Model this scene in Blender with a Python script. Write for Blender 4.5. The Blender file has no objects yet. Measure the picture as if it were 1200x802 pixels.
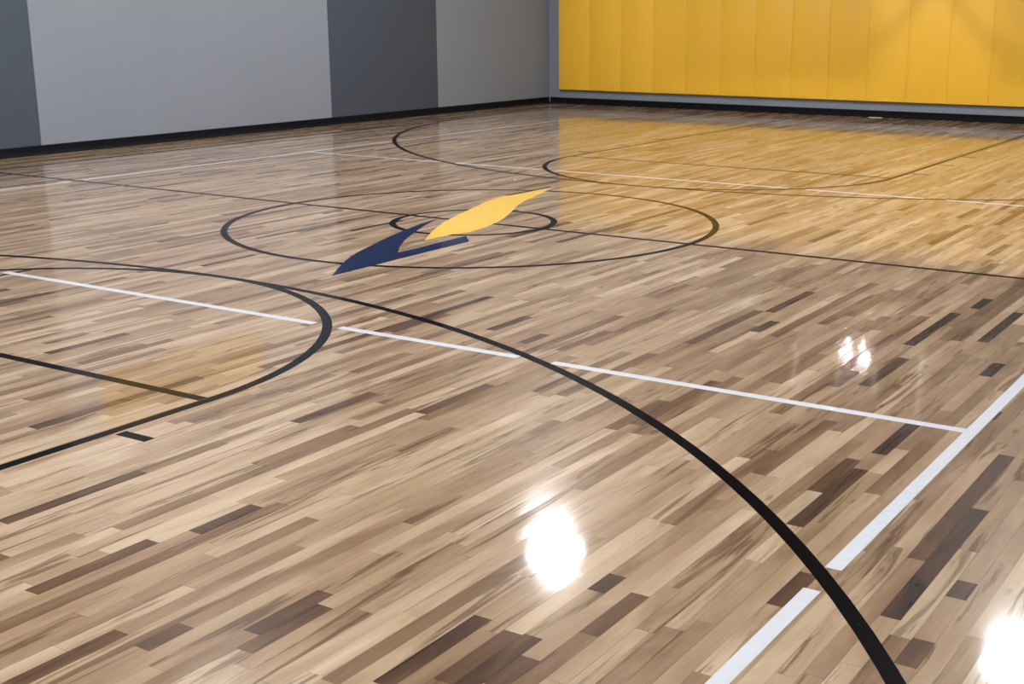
import bpy, bmesh, math, random
import numpy as np
from mathutils import Vector, Matrix

random.seed(11)
S = bpy.context.scene
C = S.collection
FT = 0.3048

# ------------------------------------------------------------------ camera
F_PX, PPX, PPY = 1506.0, 685.0, 401.0
YAW, PITCH, ROLL = 0.546, 0.250, 0.003
CAM = Vector((-7.826, -5.742, 1.530))
_fw = Vector((math.cos(YAW)*math.cos(PITCH), math.sin(YAW)*math.cos(PITCH), -math.sin(PITCH)))
_r0 = Vector((math.sin(YAW), -math.cos(YAW), 0.0))
_u0 = _r0.cross(_fw)
_r = _r0*math.cos(ROLL) + _u0*math.sin(ROLL)
_u = _u0*math.cos(ROLL) - _r0*math.sin(ROLL)
cd = bpy.data.cameras.new('camera'); cam = bpy.data.objects.new('camera', cd); C.objects.link(cam)
cam.matrix_world = Matrix(((_r.x, _u.x, -_fw.x, CAM.x), (_r.y, _u.y, -_fw.y, CAM.y), (_r.z, _u.z, -_fw.z, CAM.z), (0, 0, 0, 1)))
cd.sensor_width = 36.0; cd.lens = F_PX/1200*36; cd.shift_x = -(PPX-600)/1200; cd.shift_y = 0.0
cd.clip_start = 0.05; cd.clip_end = 100
S.camera = cam

# ------------------------------------------------------------------ world, exposure
w = bpy.data.worlds.new('world'); S.world = w; w.use_nodes = True
w.node_tree.nodes['Background'].inputs[0].default_value = (0.5, 0.52, 0.55, 1)
w.node_tree.nodes['Background'].inputs[1].default_value = 0.05
S.view_settings.view_transform = 'Standard'; S.view_settings.look = 'None'
S.view_settings.gamma = 1.0; S.view_settings.use_curve_mapping = False
S.view_settings.exposure = 0.0
LAMP = 690.0
S.cycles.blur_glossy = 0.0
S.cycles.sample_clamp_indirect = 0.0
S.cycles.caustics_reflective = False
S.cycles.caustics_refractive = False

# ------------------------------------------------------------------ room sizes (metres, origin = centre of the court)
WX, WY, CZ = 11.64, 6.84, 6.35
ATT, SIDE = 3.105, 4.59
BASK = 8.528
R1, R2, R3 = 6*FT, 2*FT, 19.75*FT
LW = 0.05

def ground(px, py, z=0.0):
    d = _fw*F_PX + _r*(px-PPX) - _u*(py-PPY)
    return CAM + d*((z-CAM.z)/d.z)

def project(P):
    d = Vector(P)-CAM; k = d.dot(_fw)
    return PPX+F_PX*d.dot(_r)/k, PPY-F_PX*d.dot(_u)/k, k

# ------------------------------------------------------------------ materials
def s2l(c):
    return tuple(((v/255)/12.92 if v/255 <= .04045 else ((v/255+.055)/1.055)**2.4) for v in c)+(1.0,)

class NT:
    def __init__(s, name):
        s.m = bpy.data.materials.new(name); s.m.use_nodes = True
        s.t = s.m.node_tree; s.b = s.t.nodes['Principled BSDF']
    def n(s, typ, **kw):
        o = s.t.nodes.new(typ)
        for k, v in kw.items(): setattr(o, k, v)
        return o
    def l(s, a, b): s.t.links.new(a, b)
    def math(s, op, a, b=None, c=None):
        o = s.n('ShaderNodeMath', operation=op)
        for i, v in enumerate((a, b, c)):
            if v is None: continue
            if isinstance(v, (int, float)): o.inputs[i].default_value = v
            else: s.l(v, o.inputs[i])
        return o.outputs[0]
    def ramp(s, fac, stops, interp='LINEAR'):
        o = s.n('ShaderNodeValToRGB'); r = o.color_ramp; r.interpolation = interp
        while len(r.elements) < len(stops): r.elements.new(0.5)
        for e, (p, c) in zip(r.elements, stops):
            e.position = p; e.color = c if len(c) == 4 else tuple(c)+(1.0,)
        s.l(fac, o.inputs[0]); return o.outputs[0]
    def mix(s, fac, a, b, mode='MIX'):
        o = s.n('ShaderNodeMix', data_type='RGBA', blend_type=mode)
        for sock, v in ((o.inputs[0], fac), (o.inputs[6], a), (o.inputs[7], b)):
            if isinstance(v, (int, float)): sock.default_value = v
            elif isinstance(v, tuple): sock.default_value = v
            else: s.l(v, sock)
        return o.outputs[2]
    def noise(s, vec, scale, detail=2.0, rough=0.5, dist=0.0):
        o = s.n('ShaderNodeTexNoise'); s.l(vec, o.inputs['Vector'])
        o.inputs['Scale'].default_value = scale; o.inputs['Detail'].default_value = detail
        o.inputs['Roughness'].default_value = rough; o.inputs['Distortion'].default_value = dist
        return o.outputs[0]
    def pos(s): return s.n('ShaderNodeNewGeometry').outputs['Position']
    def bump(s, h, strength, dist, normal=None):
        o = s.n('ShaderNodeBump'); o.inputs['Strength'].default_value = strength; o.inputs['Distance'].default_value = dist
        s.l(h, o.inputs['Height'])
        if normal: s.l(normal, o.inputs['Normal'])
        return o.outputs[0]

def finish_bump(k, p):
    """lacquer: a faint slow ripple of the clear coat shared by boards and painted lines"""
    a = k.noise(p, 5.0, 2.0, 0.5)
    b = k.noise(p, 55.0, 2.0, 0.5)
    n1 = k.bump(a, 0.5, 0.0006)
    return k.bump(b, 0.35, 0.00012, n1)

def lacquer(k, p, ior=1.11, coat=0.82):
    """satin sealed surface under a clear glossy coat"""
    nb = finish_bump(k, p)
    k.b.inputs['Roughness'].default_value = 0.34
    k.b.inputs['IOR'].default_value = ior
    k.b.inputs['Coat Weight'].default_value = coat
    k.b.inputs['Coat Roughness'].default_value = 0.07
    k.b.inputs['Coat IOR'].default_value = 1.5
    k.l(nb, k.b.inputs['Normal']); k.l(nb, k.b.inputs['Coat Normal'])

def mat_boards():
    k = NT('maple_boards'); p = k.pos()
    at = k.n('ShaderNodeAttribute', attribute_name='board'); at.attribute_type = 'GEOMETRY'
    sp = k.n('ShaderNodeSeparateColor'); k.l(at.outputs['Color'], sp.inputs[0])
    tone, seed, hue = sp.outputs[0], sp.outputs[1], sp.outputs[2]
    xyz = k.n('ShaderNodeSeparateXYZ'); k.l(p, xyz.inputs[0])
    def vec(sx, sy, o1, o2):
        c = k.n('ShaderNodeCombineXYZ')
        k.l(k.math('MULTIPLY_ADD', xyz.outputs[0], sx, k.math('MULTIPLY', seed, o1)), c.inputs[0])
        k.l(k.math('MULTIPLY_ADD', xyz.outputs[1], sy, k.math('MULTIPLY', seed, o2)), c.inputs[1])
        k.l(k.math('MULTIPLY', seed, 13.7), c.inputs[2])
        return c.outputs[0]
    cloud = k.noise(vec(1.5, 7.0, 91.0, 57.0), 1.0, 4.0, 0.6, 0.9)
    streak = k.noise(vec(1.3, 19.0, 47.0, 131.0), 1.0, 4.0, 0.6, 1.3)
    fine = k.noise(vec(5.0, 240.0, 17.0, 71.0), 1.0, 3.0, 0.6, 0.2)
    lot = k.n('ShaderNodeMapping'); k.l(p, lot.inputs[0]); lot.inputs['Scale'].default_value = (0.45, 4.2, 1.0)
    batch = k.noise(lot.outputs[0], 1.0, 3.0, 0.55, 0.4)
    t2 = k.math('ADD', tone, k.math('MULTIPLY', k.math('SUBTRACT', cloud, 0.5), 0.62))
    t2 = k.math('ADD', t2, k.math('MULTIPLY', k.math('SUBTRACT', batch, 0.5), 0.5))
    col = k.ramp(t2, [(0.0, s2l((178, 157, 131))), (0.25, s2l((147, 123, 97))), (0.45, s2l((122, 97, 74))),
                      (0.64, s2l((95, 71, 51))), (0.82, s2l((68, 49, 36))), (1.0, s2l((42, 30, 23)))])
    # mineral and heartwood streaks, on some boards only
    has = k.ramp(k.math('FRACT', k.math('MULTIPLY', seed, 7.31)), [(0.15, (0, 0, 0)), (0.6, (1, 1, 1))])
    sm = k.math('MULTIPLY', k.ramp(streak, [(0.53, (0, 0, 0)), (0.62, (1, 1, 1))]), has)
    col = k.mix(k.math('MULTIPLY', sm, 0.85), col, (0.36, 0.31, 0.27, 1), 'MULTIPLY')
    # small pin knots
    vo = k.n('ShaderNodeTexVoronoi'); k.l(vec(3.0, 9.0, 23.0, 11.0), vo.inputs['Vector']); vo.inputs['Scale'].default_value = 1.0
    kn = k.ramp(vo.outputs['Distance'], [(0.05, (1, 1, 1)), (0.11, (0, 0, 0))])
    col = k.mix(k.math('MULTIPLY', kn, k.math('MULTIPLY', has, 0.6)), col, (0.35, 0.28, 0.24, 1), 'MULTIPLY')
    # hue drift: pinkish to greenish grey
    col = k.mix(0.35, col, k.mix(hue, (1.04, 0.96, 0.95, 1), (0.97, 1.0, 0.94, 1)), 'MULTIPLY')
    g = k.math('MULTIPLY_ADD', fine, 0.34, 0.83)
    cg = k.n('ShaderNodeCombineColor'); [k.l(g, cg.inputs[i]) for i in range(3)]
    col = k.mix(1.0, col, cg.outputs[0], 'MULTIPLY')
    k.l(col, k.b.inputs['Base Color'])
    lacquer(k, p)
    return k.m

def mat_paint(name, rgb, ior=1.08, coat=0.75):
    k = NT(name); p = k.pos()
    v = k.noise(p, 30.0, 3.0)
    k.l(k.mix(v, s2l(tuple(c*.93 for c in rgb)), s2l(rgb)), k.b.inputs['Base Color'])
    lacquer(k, p, ior, coat)
    return k.m

def mat_wall(name, col, rough=0.55):
    k = NT(name); p = k.pos()
    a = k.noise(p, 1.2, 3.0); b = k.noise(p, 220.0, 2.0)
    c0 = tuple(c*.96 for c in col)+(1.0,); c1 = tuple(c*1.04 for c in col)+(1.0,)
    k.l(k.mix(a, c0, c1), k.b.inputs['Base Color'])
    k.b.inputs['Roughness'].default_value = rough
    k.l(k.bump(b, 0.25, 0.0008), k.b.inputs['Normal'])
    return k.m

def mat_vinyl():
    k = NT('yellow_vinyl'); p = k.pos()
    mp = k.n('ShaderNodeMapping'); k.l(p, mp.inputs[0]); mp.inputs['Scale'].default_value = (1, 9, 1.2)
    a = k.noise(mp.outputs[0], 1.5, 3.0, 0.55, 0.5); b = k.noise(p, 350.0, 2.0)
    k.l(k.mix(a, (0.91, 0.505, 0.035, 1), (0.97, 0.56, 0.045, 1)), k.b.inputs['Base Color'])
    k.b.inputs['Roughness'].default_value = 0.42
    k.l(k.bump(b, 0.2, 0.0005, k.bump(a, 0.5, 0.012)), k.b.inputs['Normal'])
    return k.m

def mat_plain(name, col, rough=0.5, metal=0.0, grain=60.0):
    k = NT(name); p = k.pos(); a = k.noise(p, grain, 3.0)
    k.l(k.mix(a, tuple(c*.9 for c in col)+(1.0,), tuple(min(1, c*1.08) for c in col)+(1.0,)), k.b.inputs['Base Color'])
    k.b.inputs['Roughness'].default_value = rough; k.b.inputs['Metallic'].default_value = metal
    return k.m

def mat_lens():
    k = NT('lamp_lens')
    k.b.inputs['Base Color'].default_value = (0.9, 0.9, 0.9, 1)
    k.b.inputs['Emission Color'].default_value = (0.985, 0.985, 1.0, 1)
    k.b.inputs['Emission Strength'].default_value = LAMP
    return k.m

def mat_glass():
    k = NT('backboard_glass')
    fr = k.n('ShaderNodeFresnel'); fr.inputs['IOR'].default_value = 1.75
    tr = k.n('ShaderNodeBsdfTransparent'); tr.inputs[0].default_value = (0.96, 0.985, 0.975, 1)
    gl = k.n('ShaderNodeBsdfGlossy'); gl.inputs['Roughness'].default_value = 0.01
    mx = k.n('ShaderNodeMixShader'); k.l(fr.outputs[0], mx.inputs[0]); k.l(tr.outputs[0], mx.inputs[1]); k.l(gl.outputs[0], mx.inputs[2])
    k.l(mx.outputs[0], k.t.nodes['Material Output'].inputs['Surface'])
    return k.m

M = dict(
    boards=mat_boards(),
    black=mat_paint('black_line_paint', (6, 4, 4), 1.05, 0.42),
    white=mat_paint('white_line_paint', (196, 198, 203)),
    blue=mat_paint('navy_emblem_paint', (19, 30, 61), 1.05, 0.5),
    gold=mat_paint('gold_emblem_paint', (226, 184, 78)),
    sub=mat_plain('subfloor', (0.10, 0.07, 0.05), 0.8),
    light=mat_wall('light_grey_paint', (0.212, 0.236, 0.276)),
    dark=mat_wall('dark_grey_paint', (0.047, 0.062, 0.086)),
    ceil=mat_wall('ceiling_paint', (0.12, 0.12, 0.125), 0.8),
    rubber=mat_plain('black_rubber', (0.004, 0.004, 0.006), 0.7),
    vinyl=mat_vinyl(),
    ply=mat_plain('pad_plywood', (0.20, 0.10, 0.03), 0.7),
    steel=mat_plain('white_steel', (0.72, 0.72, 0.72), 0.4),
    darksteel=mat_plain('dark_steel', (0.05, 0.05, 0.055), 0.45, 0.3),
    orange=mat_plain('rim_orange', (0.75, 0.13, 0.02), 0.35),
    cord=mat_plain('net_cord', (0.82, 0.82, 0.80), 0.8),
    lens=mat_lens(), glass=mat_glass(),
    banner=mat_plain('gold_cloth', (0.55, 0.33, 0.07), 0.75, 0, 200),
    card=mat_plain('white_plastic', (0.8, 0.8, 0.82), 0.4),
)

M['rubber'].node_tree.nodes['Principled BSDF'].inputs['Specular IOR Level'].default_value = 0.12

# ------------------------------------------------------------------ mesh helpers
def link(name, me, mat=None, parent=None):
    o = bpy.data.objects.new(name, me); C.objects.link(o)
    if mat is not None and me is not None: me.materials.append(mat)
    if parent is not None: o.parent = parent
    return o

def tag(o, label=None, cat=None, group=None, kind=None):
    for k, v in (('label', label), ('category', cat), ('group', group), ('kind', kind)):
        if v: o[k] = v
    return o

def box(bm, x0, x1, y0, y1, z0, z1):
    v = [bm.verts.new(c) for c in ((x0, y0, z0), (x1, y0, z0), (x1, y1, z0), (x0, y1, z0),
                                   (x0, y0, z1), (x1, y0, z1), (x1, y1, z1), (x0, y1, z1))]
    for f in ((3, 2, 1, 0), (4, 5, 6, 7), (0, 1, 5, 4), (1, 2, 6, 5), (2, 3, 7, 6), (3, 0, 4, 7)):
        bm.faces.new([v[i] for i in f])

def tube(bm, a, b, r, seg=10):
    a, b = Vector(a), Vector(b); d = (b-a).normalized()
    s = d.orthogonal().normalized(); t = d.cross(s)
    ra, rb = [], []
    for i in range(seg):
        an = 2*math.pi*i/seg; o = s*math.cos(an)*r + t*math.sin(an)*r
        ra.append(bm.verts.new(a+o)); rb.append(bm.verts.new(b+o))
    for i in range(seg):
        j = (i+1) % seg; bm.faces.new((ra[i], ra[j], rb[j], rb[i]))
    bm.faces.new(ra[::-1]); bm.faces.new(rb)

def mesh(name, bm, bevel=0.0, seg=2):
    bmesh.ops.recalc_face_normals(bm, faces=bm.faces)
    if bevel:
        bmesh.ops.bevel(bm, geom=list(bm.edges), offset=bevel, segments=seg, affect='EDGES', profile=0.5)
    me = bpy.data.meshes.new(name); bm.to_mesh(me); bm.free(); return me

def boxmesh(name, *b, bevel=0.0, seg=2):
    bm = bmesh.new(); box(bm, *b); return mesh(name, bm, bevel, seg)

# ------------------------------------------------------------------ floor: subfloor and boards
BW = 0.0567
floor = link('floor', boxmesh('floor', -WX, WX, -WY, WY, -0.15, -0.0185), M['sub'])
tag(floor, 'glossy lacquered maple strip floor with mixed pale and brown boards and court markings', 'floor', kind='structure')

# prominent brown boards read off the photograph: two end points on the floor and a tone
marked = [((46, 698), (185, 636), .93), ((227, 624), (312, 596), .84), ((5, 797), (137, 739), .62), ((1045, 725), (1147, 597), .86),
          ((1114, 700), (1131, 683), .9), ((920, 614), (1014, 551), .76), ((900, 708), (960, 675), .74), ((1050, 778), (1087, 752), .7),
          ((433, 798), (567, 724), .72), ((503, 794), (597, 740), .7), ((564, 800), (620, 771), .76), ((690, 744), (754, 698), .68),
          ((690, 691), (717, 678), .92), ((1060, 404), (1120, 367), .9), ((1143, 400), (1197, 367), .86), ((1147, 440), (1177, 427), .95),
          ((1033, 533), (1083, 500), .8), ((0, 612), (175, 555), .66), ((345, 495), (445, 462), .68), ((495, 485), (580, 452), .72),
          ((165, 760), (235, 739), .7), ((290, 740), (400, 700), .68), ((400, 477), (447, 460), .8), ((560, 385), (625, 372), .76),
          ((610, 402), (640, 392), .78), ((884, 389), (910, 377), .85), ((806, 402), (895, 365), .7), ((880, 388), (960, 347), .66),
          ((1010, 452), (1060, 420), .68), ((1150, 490), (1177, 487), .85), ((820, 395), (860, 380), .8), ((160, 470), (225, 440), .7),
          ((30, 500), (140, 470), .68), ((590, 380), (625, 371), .7), ((950, 575), (1010, 540), .7), ((700, 500), (780, 470), .62)]
nrow = int(2*WY/BW)
forced = {}
for a, b, t in marked:
    A, B = ground(*a), ground(*b)
    x0, x1 = sorted((A.x, B.x)); r = int(((A.y+B.y)/2+WY)/BW)
    forced.setdefault(r, []).append((x0, max(x1, x0+.12), min(t, .82)))

def rnd_len():
    return min(1.9, max(0.22, random.lognormvariate(-0.3, 0.5)))

def rnd_tone():
    u = random.random()
    if u < .66: return random.uniform(.08, .31)
    if u < .91: return random.uniform(.28, .44)
    if u < .98: return random.uniform(.44, .6)
    return random.uniform(.62, .86)

boards = []
for r in range(nrow+1):
    y0 = -WY+r*BW; y1 = min(y0+BW, WY)
    if y1-y0 < .01: continue
    segs = sorted(forced.get(r, [])); keep = []
    for s_ in segs:
        if not keep or s_[0] > keep[-1][1]+.02: keep.append(s_)
    cur = -WX; spans = []
    for x0, x1, t in keep+[(WX, WX, 0)]:
        first = True
        while cur < x0-1e-6:
            L = rnd_len()*(random.random() if first and cur <= -WX+1e-6 else 1); first = False
            e = min(x0, cur+max(L, .2))
            if x0-e < .2: e = x0
            spans.append((cur, e, rnd_tone())); cur = e
        if x1 > x0: spans.append((x0, x1, t)); cur = x1
    for x0, x1, t in spans:
        xm = (x0+x1)/2; ym = (y0+y1)/2
        # board tone gets browner towards one spot of the floor
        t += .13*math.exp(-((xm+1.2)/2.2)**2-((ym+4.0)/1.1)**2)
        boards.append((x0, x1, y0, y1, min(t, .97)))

def board_geo(b):
    x0, x1, y0, y1, t = b
    g = 0.0003; x0 += g; x1 -= g; y0 += g; y1 -= g
    tl = random.gauss(0, .00011); te = random.gauss(0, .00012); h = random.gauss(0, .00004)
    z = [max(-.0003, min(.0003, v)) for v in (h-tl-te, h-tl+te, h+tl+te, h+tl-te)]
    v = [(x0, y0, -.018), (x1, y0, -.018), (x1, y1, -.018), (x0, y1, -.018),
         (x0, y0, z[0]), (x1, y0, z[1]), (x1, y1, z[2]), (x0, y1, z[3])]
    return v, (t, random.random(), random.random(), 1.0)
BF = ((4, 5, 6, 7), (0, 1, 5, 4), (1, 2, 6, 5), (2, 3, 7, 6), (3, 0, 4, 7))

def shown_area(b):
    x0, x1, y0, y1, _ = b
    P = []
    for X, Y in ((x0, y0), (x1, y0), (x1, y1), (x0, y1)):
        px, py, k = project((X, Y, 0))
        if k < .3: return 0
        P.append((px, py))
    cx = sum(p[0] for p in P)/4; cy = sum(p[1] for p in P)/4
    xs = [p[0] for p in P]; ys = [p[1] for p in P]
    if max(xs) < 0 or min(xs) > 1200 or max(ys) < 0 or min(ys) > 802: return 0
    a = abs(sum(P[i][0]*P[(i+1) % 4][1]-P[(i+1) % 4][0]*P[i][1] for i in range(4)))/2
    fx = (min(1200, max(xs))-max(0, min(xs)))/(max(xs)-min(xs)); fy = (min(802, max(ys))-max(0, min(ys)))/(max(ys)-min(ys))
    return a*min(fx, fy)

order = sorted(range(len(boards)), key=lambda i: -shown_area(boards[i]))
single = set(order[:300])
V, Fc, A = [], [], []
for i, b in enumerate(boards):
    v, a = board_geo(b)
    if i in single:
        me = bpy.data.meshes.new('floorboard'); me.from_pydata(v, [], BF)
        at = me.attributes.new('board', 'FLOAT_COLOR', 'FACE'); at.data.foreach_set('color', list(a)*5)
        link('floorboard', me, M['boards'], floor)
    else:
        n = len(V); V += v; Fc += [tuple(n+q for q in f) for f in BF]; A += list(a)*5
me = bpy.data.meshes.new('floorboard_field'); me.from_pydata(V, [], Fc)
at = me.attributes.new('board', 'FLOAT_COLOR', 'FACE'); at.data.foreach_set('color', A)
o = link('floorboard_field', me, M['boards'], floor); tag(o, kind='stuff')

# ------------------------------------------------------------------ court markings (thin paint films on the boards)
ZB, ZT = -0.0006, 0.0006
def strip(bm, pts, wd, zt=ZT, closed=False):
    n = len(pts); pts = [Vector((p[0], p[1], 0)) for p in pts]; L = []
    for i in range(n):
        a = pts[(i-1) % n] if closed or i else pts[i]; b = pts[(i+1) % n] if closed or i < n-1 else pts[i]
        d = (b-a).normalized(); nn = Vector((-d.y, d.x, 0))*wd/2
        q = [bm.verts.new((p.x, p.y, z)) for p in (pts[i]+nn, pts[i]-nn) for z in (zt, ZB)]
        L.append(q)
    for i in range(n if closed else n-1):
        a, b = L[i], L[(i+1) % n]
        bm.faces.new((a[0], a[2], b[2], b[0])); bm.faces.new((a[1], b[1], b[3], a[3]))
        bm.faces.new((a[0], b[0], b[1], a[1])); bm.faces.new((a[2], a[3], b[3], b[2]))
    if not closed:
        for q in (L[0], L[-1]): bm.faces.new((q[0], q[1], q[3], q[2]))

def arcpts(cx, r, a0, a1, n):
    return [(cx+r*math.cos(a0+(a1-a0)*i/n), r*math.sin(a0+(a1-a0)*i/n)) for i in range(n+1)]

def marking(name, lines, m, label, zt=ZT, closed=False, wd=LW):
    bm = bmesh.new()
    for pts in lines: strip(bm, pts, wd, zt, closed)
    o = link(name, mesh(name, bm), M[m], floor); o['label'] = label
    return o

PI = math.pi
marking('center_circle', [arcpts(0, R1, 0, 2*PI*(1-1/128), 127)], 'black', 'large black circle painted around the emblem', closed=True)
marking('inner_circle', [arcpts(0, R2, 0, 2*PI*(1-1/72), 71)], 'black', 'small black circle painted under the emblem', closed=True)
marking('division_line', [[(0, -6.1), (0, 6.1)]], 'black', 'straight black line across the court through the emblem', zt=.0005)
FTX = BASK-13.75*FT
for sgn, where in ((-1, 'on the side away from the yellow pads'), (1, 'on the side of the yellow pads')):
    a = math.asin((SIDE+.45)/R3)
    pts = [(sgn*p[0], p[1]) for p in arcpts(-BASK, R3, -PI*.47, PI*.47, 96)]
    pts = [(sgn*10.12, pts[0][1])]+pts+[(sgn*10.12, pts[-1][1])]
    marking('three_point_line', [pts], 'black', 'long black three point arc '+where)
    marking('free_throw_circle', [[(sgn*p[0], p[1]) for p in arcpts(-FTX, R1, -PI/2, PI/2, 56)]], 'black',
            'black free throw half circle '+where, zt=.00065)
    marking('free_throw_line', [[(sgn*FTX, -R1+.03), (sgn*FTX, R1-.03)]], 'black', 'straight black free throw line '+where, zt=.00055)
    for s2 in (-1, 1):
        marking('lane_line', [[(sgn*FTX, s2*R1), (sgn*10.12, s2*R1)]], 'black', 'straight black lane edge line '+where, zt=.0006)
        for q in (4.807, 5.72, 6.63):
            marking('lane_mark', [[(sgn*q, s2*1.87), (sgn*q, s2*2.03)]], 'black', 'short black lane mark '+where)
    # white volleyball attack line, broken where it crosses black arcs
    yc = math.sqrt(R1**2-(ATT-FTX)**2); ya = math.sqrt(R3**2-(BASK-ATT)**2); X = sgn*ATT
    segs = [(-SIDE+.026, -ya-.09), (-ya+.095, -yc-.085), (-yc+.085, yc-.105), (yc+.085, ya-.12), (ya+.09, SIDE-.026)]
    marking('attack_line', [[(X, p), (X, q)] for p, q in segs], 'white', 'white volleyball attack line '+where)
    marking('baseline', [[(sgn*10.14, -6.1), (sgn*10.14, 6.1)]], 'black', 'black end line '+where, zt=.00055)
xa = BASK-math.sqrt(R3**2-SIDE**2)
for s2, where in ((-1, 'on the side away from the grey wall'), (1, 'beside the grey wall')):
    segs = [(-9.0, -xa-.09), (-xa+.07, -.07), (.07, xa-.07), (xa+.09, 9.0)]
    marking('volleyball_sideline', [[(p, s2*SIDE), (q, s2*SIDE)] for p, q in segs], 'white', 'white volleyball sideline '+where)

# emblem: outlines measured on the floor plane
def flat(name, px, m, parent, label, zt):
    bm = bmesh.new(); P = [ground(*p) for p in px]
    top = [bm.verts.new((p.x, p.y, zt)) for p in P]; bot = [bm.verts.new((p.x, p.y, ZB)) for p in P]; n = len(P)
    bm.faces.new(top); bm.faces.new(bot[::-1])
    for i in range(n): bm.faces.new((top[i], bot[i], bot[(i+1) % n], top[(i+1) % n]))
    o = link(name, mesh(name, bm), M[m], parent); o['label'] = label; return o
blue = [(388.8, 323.6), (396, 314.5), (404.9, 305.6), (413, 299.5), (422.4, 294.2), (439.8, 285.5), (457.3, 276.8), (474.7, 269.6), (492.2, 262.8), (513.5, 256.2),
        (499, 263.7), (487, 271.5), (474.7, 281.2), (468.6, 289), (466, 296.2), (492, 290.4), (509.6, 285.5), (530, 280.6), (546.2, 276.6),
        (550, 283.3), (510, 293), (480, 300.5), (466, 303.9), (439.8, 310.8), (413.6, 317.2)]
gold = [(497.5, 281.9), (502.5, 275.5), (507.5, 270.5), (519, 261.2), (535.5, 252.5), (552, 245), (570, 236.3), (585, 231.3), (606, 227.8), (624, 224.2), (649, 219.6),
        (631.5, 228), (615, 235.5), (607.5, 240.3), (598.5, 249.2), (591, 255.5), (582, 260.8), (570, 266), (550.5, 272), (529.5, 275), (514.5, 278)]
emb = flat('court_emblem', blue, 'blue', floor, 'navy blue hooked swoosh of the painted emblem', .0009)
flat('emblem_flame', gold, 'gold', emb, 'golden yellow flame shape of the painted emblem', .0009)

# ------------------------------------------------------------------ walls, ceiling
def wall(name, label, slab, panels):
    o = link(name, boxmesh(name, *slab), M['light']); tag(o, label, 'wall', kind='structure')
    for b, m, lb in panels:
        p = link('wall_panel', boxmesh('wall_panel', *b, bevel=.003, seg=1), M[m], o); p['label'] = lb
    return o
LG, DG = 'flat light grey painted wall section', 'flat dark grey painted wall section'
T = 0.25
xs = [(-WX, -8.45, 'light'), (-8.45, -6.0, 'dark'), (-6.0, -1.28, 'light'), (-1.28, 1.29, 'dark'), (1.29, 6.005, 'light'), (6.005, 8.455, 'dark'), (8.455, WX, 'light')]
wall('wall_left', 'long side wall painted in broad light and dark grey upright sections', (-WX-T, WX+T, WY+.012, WY+T, 0, CZ),
     [((a+.001, b-.001, WY+(0 if m == 'light' else .004), WY+.013, 0, CZ), m, LG if m == 'light' else DG) for a, b, m in xs])
ys = [(-WY, -2.6, 'light'), (-2.6, 2.6, 'dark'), (2.6, WY, 'light')]
wall('wall_right', 'grey end wall behind the row of yellow pads', (WX+.012, WX+T, -WY, WY, 0, CZ),
     [((WX+(0 if m == 'light' else .004), WX+.013, a+.001, b-.001, 2.2, CZ), m, LG if m == 'light' else DG) for a, b, m in ys]
     + [((WX, WX+.013, -WY+.001, WY-.001, 0, 2.198), 'light', LG)])
wall('wall_front', 'light grey side wall across the court from the striped wall', (-WX-T, WX+T, -WY-T, -WY, 0, CZ), [])
wall('wall_back', 'light grey end wall across the court from the yellow pads', (-WX-T, -WX, -WY, WY, 0, CZ), [])
ce = link('ceiling', boxmesh('ceiling', -WX-T, WX+T, -WY-T, WY+T, CZ, CZ+.2), M['ceil'])
tag(ce, 'plain dark grey gymnasium ceiling', 'ceiling', kind='structure')

# rubber cove base: upright face with a curved toe
def cove(name, a, b, inward, label):
    prof = [(0, 0), (0, .104), (.006, .104), (.009, .098), (.010, .045), (.014, .026), (.024, .012), (.036, .004), (.036, 0)]
    bm = bmesh.new(); a, b, n = Vector(a), Vector(b), Vector(inward)
    ra = [bm.verts.new(a+n*d+Vector((0, 0, z))) for d, z in prof]; rb = [bm.verts.new(b+n*d+Vector((0, 0, z))) for d, z in prof]
    for i in range(len(prof)):
        j = (i+1) % len(prof); bm.faces.new((ra[i], ra[j], rb[j], rb[i]))
    bm.faces.new(ra); bm.faces.new(rb[::-1])
    o = link(name, mesh(name, bm), M['rubber']); tag(o, label, 'baseboard', kind='structure')
cove('baseboard_left', (-WX, WY, .0007), (WX, WY, .0007), (0, -1, 0), 'black rubber baseboard along the striped grey wall')
cove('baseboard_right', (WX, WY-.037, .0007), (WX, -WY+.037, .0007), (-1, 0, 0), 'black rubber baseboard under the yellow pads')

# ------------------------------------------------------------------ yellow wall pads
PW, PZ0, PZ1 = 0.6205, 0.245, 2.14
def pad_mesh():
    bm = bmesh.new(); ny, nz = 8, 18; wd = PW-.0012
    d = .05
    box(bm, -d, 0, -wd/2, wd/2, 0, PZ1-PZ0)
    return mesh('cushion', bm, .0045, 3)
ORD = ['first', 'second', 'third', 'fourth', 'fifth', 'sixth', 'seventh', 'eighth', 'ninth', 'tenth', 'eleventh', 'twelfth', 'thirteenth', 'fourteenth',
       'fifteenth', 'sixteenth', 'seventeenth', 'eighteenth', 'nineteenth', 'twentieth', 'twenty-first']
cm = pad_mesh(); cm.materials.append(M['vinyl'])
for p_ in cm.polygons: p_.use_smooth = True
bmh = boxmesh('backing_board', -.012, 0, -PW/2+.004, PW/2-.004, .004, PZ1-PZ0-.004); bmh.materials.append(M['ply'])
for i in range(21):
    e = link('wall_pad', None); e.empty_display_size = .1
    e.location = (WX-.001, 6.592-PW*(i+.5), PZ0)
    tag(e, 'yellow vinyl wall pad, %s in the row counted from the grey corner' % ORD[i], 'wall pad', 'yellow pads on the end wall')
    c = link('cushion', cm, None, e); c.location = (-.0125, 0, 0)
    c.rotation_euler = (0, 0, random.gauss(0, .0008))
    link('backing_board', bmh, None, e)

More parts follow.
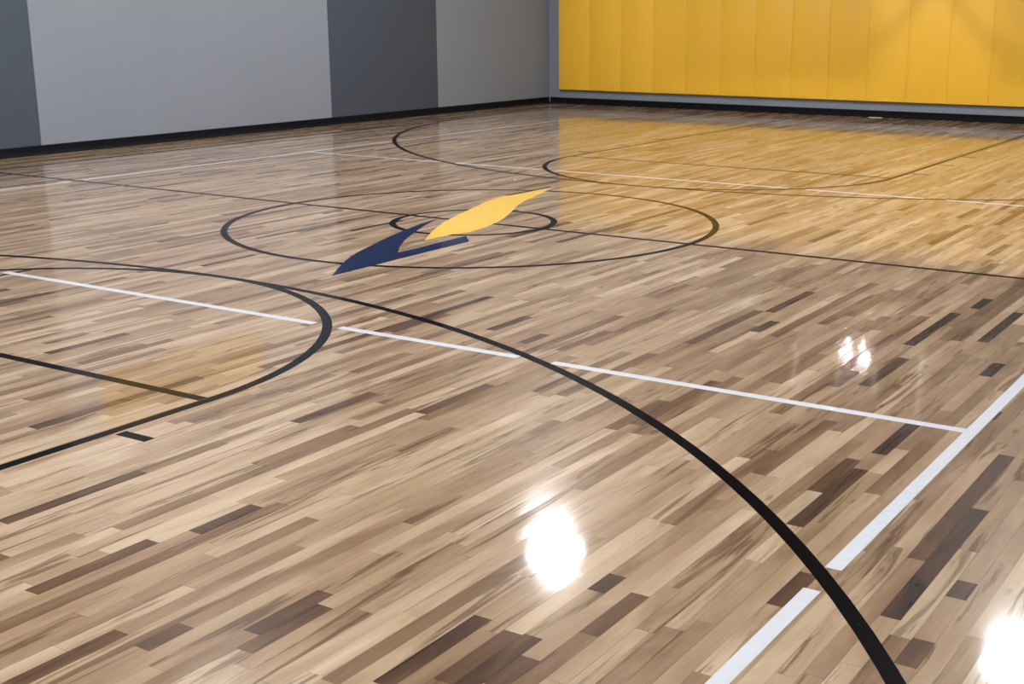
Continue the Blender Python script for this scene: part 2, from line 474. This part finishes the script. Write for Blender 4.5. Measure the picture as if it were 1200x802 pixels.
# ------------------------------------------------------------------ small white plate at the foot of the end wall
g = ground(1033, 136.6)
o = link('floor_plate', boxmesh('floor_plate', -.035, .035, -.1, .1, 0, .006, bevel=.002, seg=1), M['card'])
o.location = (WX-.085, g.y, .0004); tag(o, 'small white plate lying at the black baseboard under the yellow pads', 'plate')

# ------------------------------------------------------------------ gold banner high on the side wall
e = link('wall_banner', None); e.location = (3.05, WY-.004, 2.72); tag(e, 'gold cloth banner hanging high on the striped grey wall', 'banner')
bm = bmesh.new(); n = 40
rows = []
for i in range(n+1):
    x = -1.3+2.6*i/n; y = -.012-.006*math.sin(i*.9)
    rows.append([bm.verts.new((x, y+dy, z)) for dy, z in ((0, 0), (0, .64), (-.004, .64), (-.004, 0))])
for i in range(n):
    for j in range(4): bm.faces.new((rows[i][j], rows[i+1][j], rows[i+1][(j+1) % 4], rows[i][(j+1) % 4]))
bm.faces.new(rows[0]); bm.faces.new(rows[-1])
link('cloth', mesh('cloth', bm), M['banner'], e)
bm = bmesh.new(); tube(bm, (-1.35, -.02, .65), (1.35, -.02, .65), .014); link('rod', mesh('rod', bm), M['darksteel'], e)

# ------------------------------------------------------------------ basketball hoop over the yellow pads (shows mirrored in the floor)
hp = link('basketball_hoop', None); hp.location = (8.91, 0, 0)
tag(hp, 'wall mounted basketball hoop with glass backboard above the yellow pads', 'basketball hoop')
bb = link('backboard', boxmesh('backboard', 0, .012, -.9, .9, 2.91, 3.96), M['glass'], hp)
bm = bmesh.new()
for b in ((-.004, .03, -.93, .93, 2.88, 2.925), (-.004, .03, -.93, .93, 3.945, 3.99), (-.004, .03, -.93, -.885, 2.925, 3.945), (-.004, .03, .885, .93, 2.925, 3.945)): box(bm, *b)
link('backboard_frame', mesh('backboard_frame', bm), M['steel'], bb)
bm = bmesh.new()
for b in ((-.003, -.0005, -.305, .305, 3.17, 3.22), (-.003, -.0005, -.305, .305, 3.575, 3.625), (-.003, -.0005, -.305, -.255, 3.22, 3.575), (-.003, -.0005, .255, .305, 3.22, 3.575)): box(bm, *b)
link('target_square', mesh('target_square', bm), M['steel'], bb)
bm = bmesh.new(); RC = -.382; rr = .2286; ns, nt = 40, 8; ring = []
for i in range(ns):
    a = 2*PI*i/ns
    ring.append([bm.verts.new((RC+(rr+.009*math.cos(2*PI*j/nt))*math.cos(a), (rr+.009*math.cos(2*PI*j/nt))*math.sin(a), 3.05+.009*math.sin(2*PI*j/nt))) for j in range(nt)])
for i in range(ns):
    for j in range(nt): bm.faces.new((ring[i][j], ring[(i+1) % ns][j], ring[(i+1) % ns][(j+1) % nt], ring[i][(j+1) % nt]))
rim = link('rim', mesh('rim', bm), M['orange'], hp)
bm = bmesh.new(); box(bm, -.014, -.004, -.05, .05, 2.93, 3.0); box(bm, -.16, -.004, -.05, -.03, 2.99, 3.05); box(bm, -.16, -.004, .03, .05, 2.99, 3.05)
link('rim_bracket', mesh('rim_bracket', bm), M['orange'], rim)
bm = bmesh.new(); nc = 12; lv = [(.226, 3.04), (.20, 2.93), (.165, 2.82), (.14, 2.71), (.135, 2.60)]
for l in range(4):
    for i in range(nc):
        for s in (-.5, .5):
            a0 = 2*PI*(i+.5*(l % 2))/nc; a1 = a0+2*PI*s/nc
            tube(bm, (RC+lv[l][0]*math.cos(a0), lv[l][0]*math.sin(a0), lv[l][1]), (RC+lv[l+1][0]*math.cos(a1), lv[l+1][0]*math.sin(a1), lv[l+1][1]), .0025, 5)
link('net', mesh('net', bm), M['cord'], hp)
WL = WX-8.91
for y in (-.8, .8):
    bm = bmesh.new(); tube(bm, (.03, y, 2.92), (WL, y, 2.92), .038, 12); link('support_arm', mesh('support_arm', bm), M['darksteel'], hp)
    bm = bmesh.new(); tube(bm, (.03, y, 3.9), (WL, y, 3.9), .03, 12); link('support_arm', mesh('support_arm', bm), M['darksteel'], hp)
    bm = bmesh.new(); tube(bm, (.1, y, 2.95), (WL, y, 3.85), .018, 10); link('brace', mesh('brace', bm), M['darksteel'], hp)
    bm = bmesh.new(); box(bm, WL-.04, WL, y-.06, y+.06, 2.7, 4.2); link('wall_bracket', mesh('wall_bracket', bm), M['darksteel'], hp)

# ------------------------------------------------------------------ ceiling lights
LZ = 5.5
hm = None
for X in (-5.9, 0.0, 5.9):
    for Y in (-3.1, 3.1):
        e = link('high_bay_light', None); e.location = (X, Y, LZ)
        tag(e, 'white rectangular gym light %s, %s' % ({-5.9: 'over the court end without pads', 0.0: 'over the middle of the court', 5.9: 'over the court end with yellow pads'}[X],
                'near the striped wall' if Y > 0 else 'far from the striped wall'), 'ceiling light', 'gym lights over the court')
        if hm is None:
            bm = bmesh.new(); box(bm, -.19, .19, -.29, .29, .004, .09); hm = mesh('housing', bm, .01); hm.materials.append(M['steel'])
            lm = boxmesh('lens', -.15, .15, -.26, .26, -.004, .004); lm.materials.append(M['lens'])
            bm = bmesh.new(); tube(bm, (0, 0, .09), (0, 0, CZ-LZ), .006, 6); rm = mesh('hanger', bm); rm.materials.append(M['darksteel'])
        link('housing', hm, None, e); link('lens', lm, None, e)
        for s in (-1, 1):
            h = link('hanger', rm, None, e); h.location = (0, .22*s, 0)
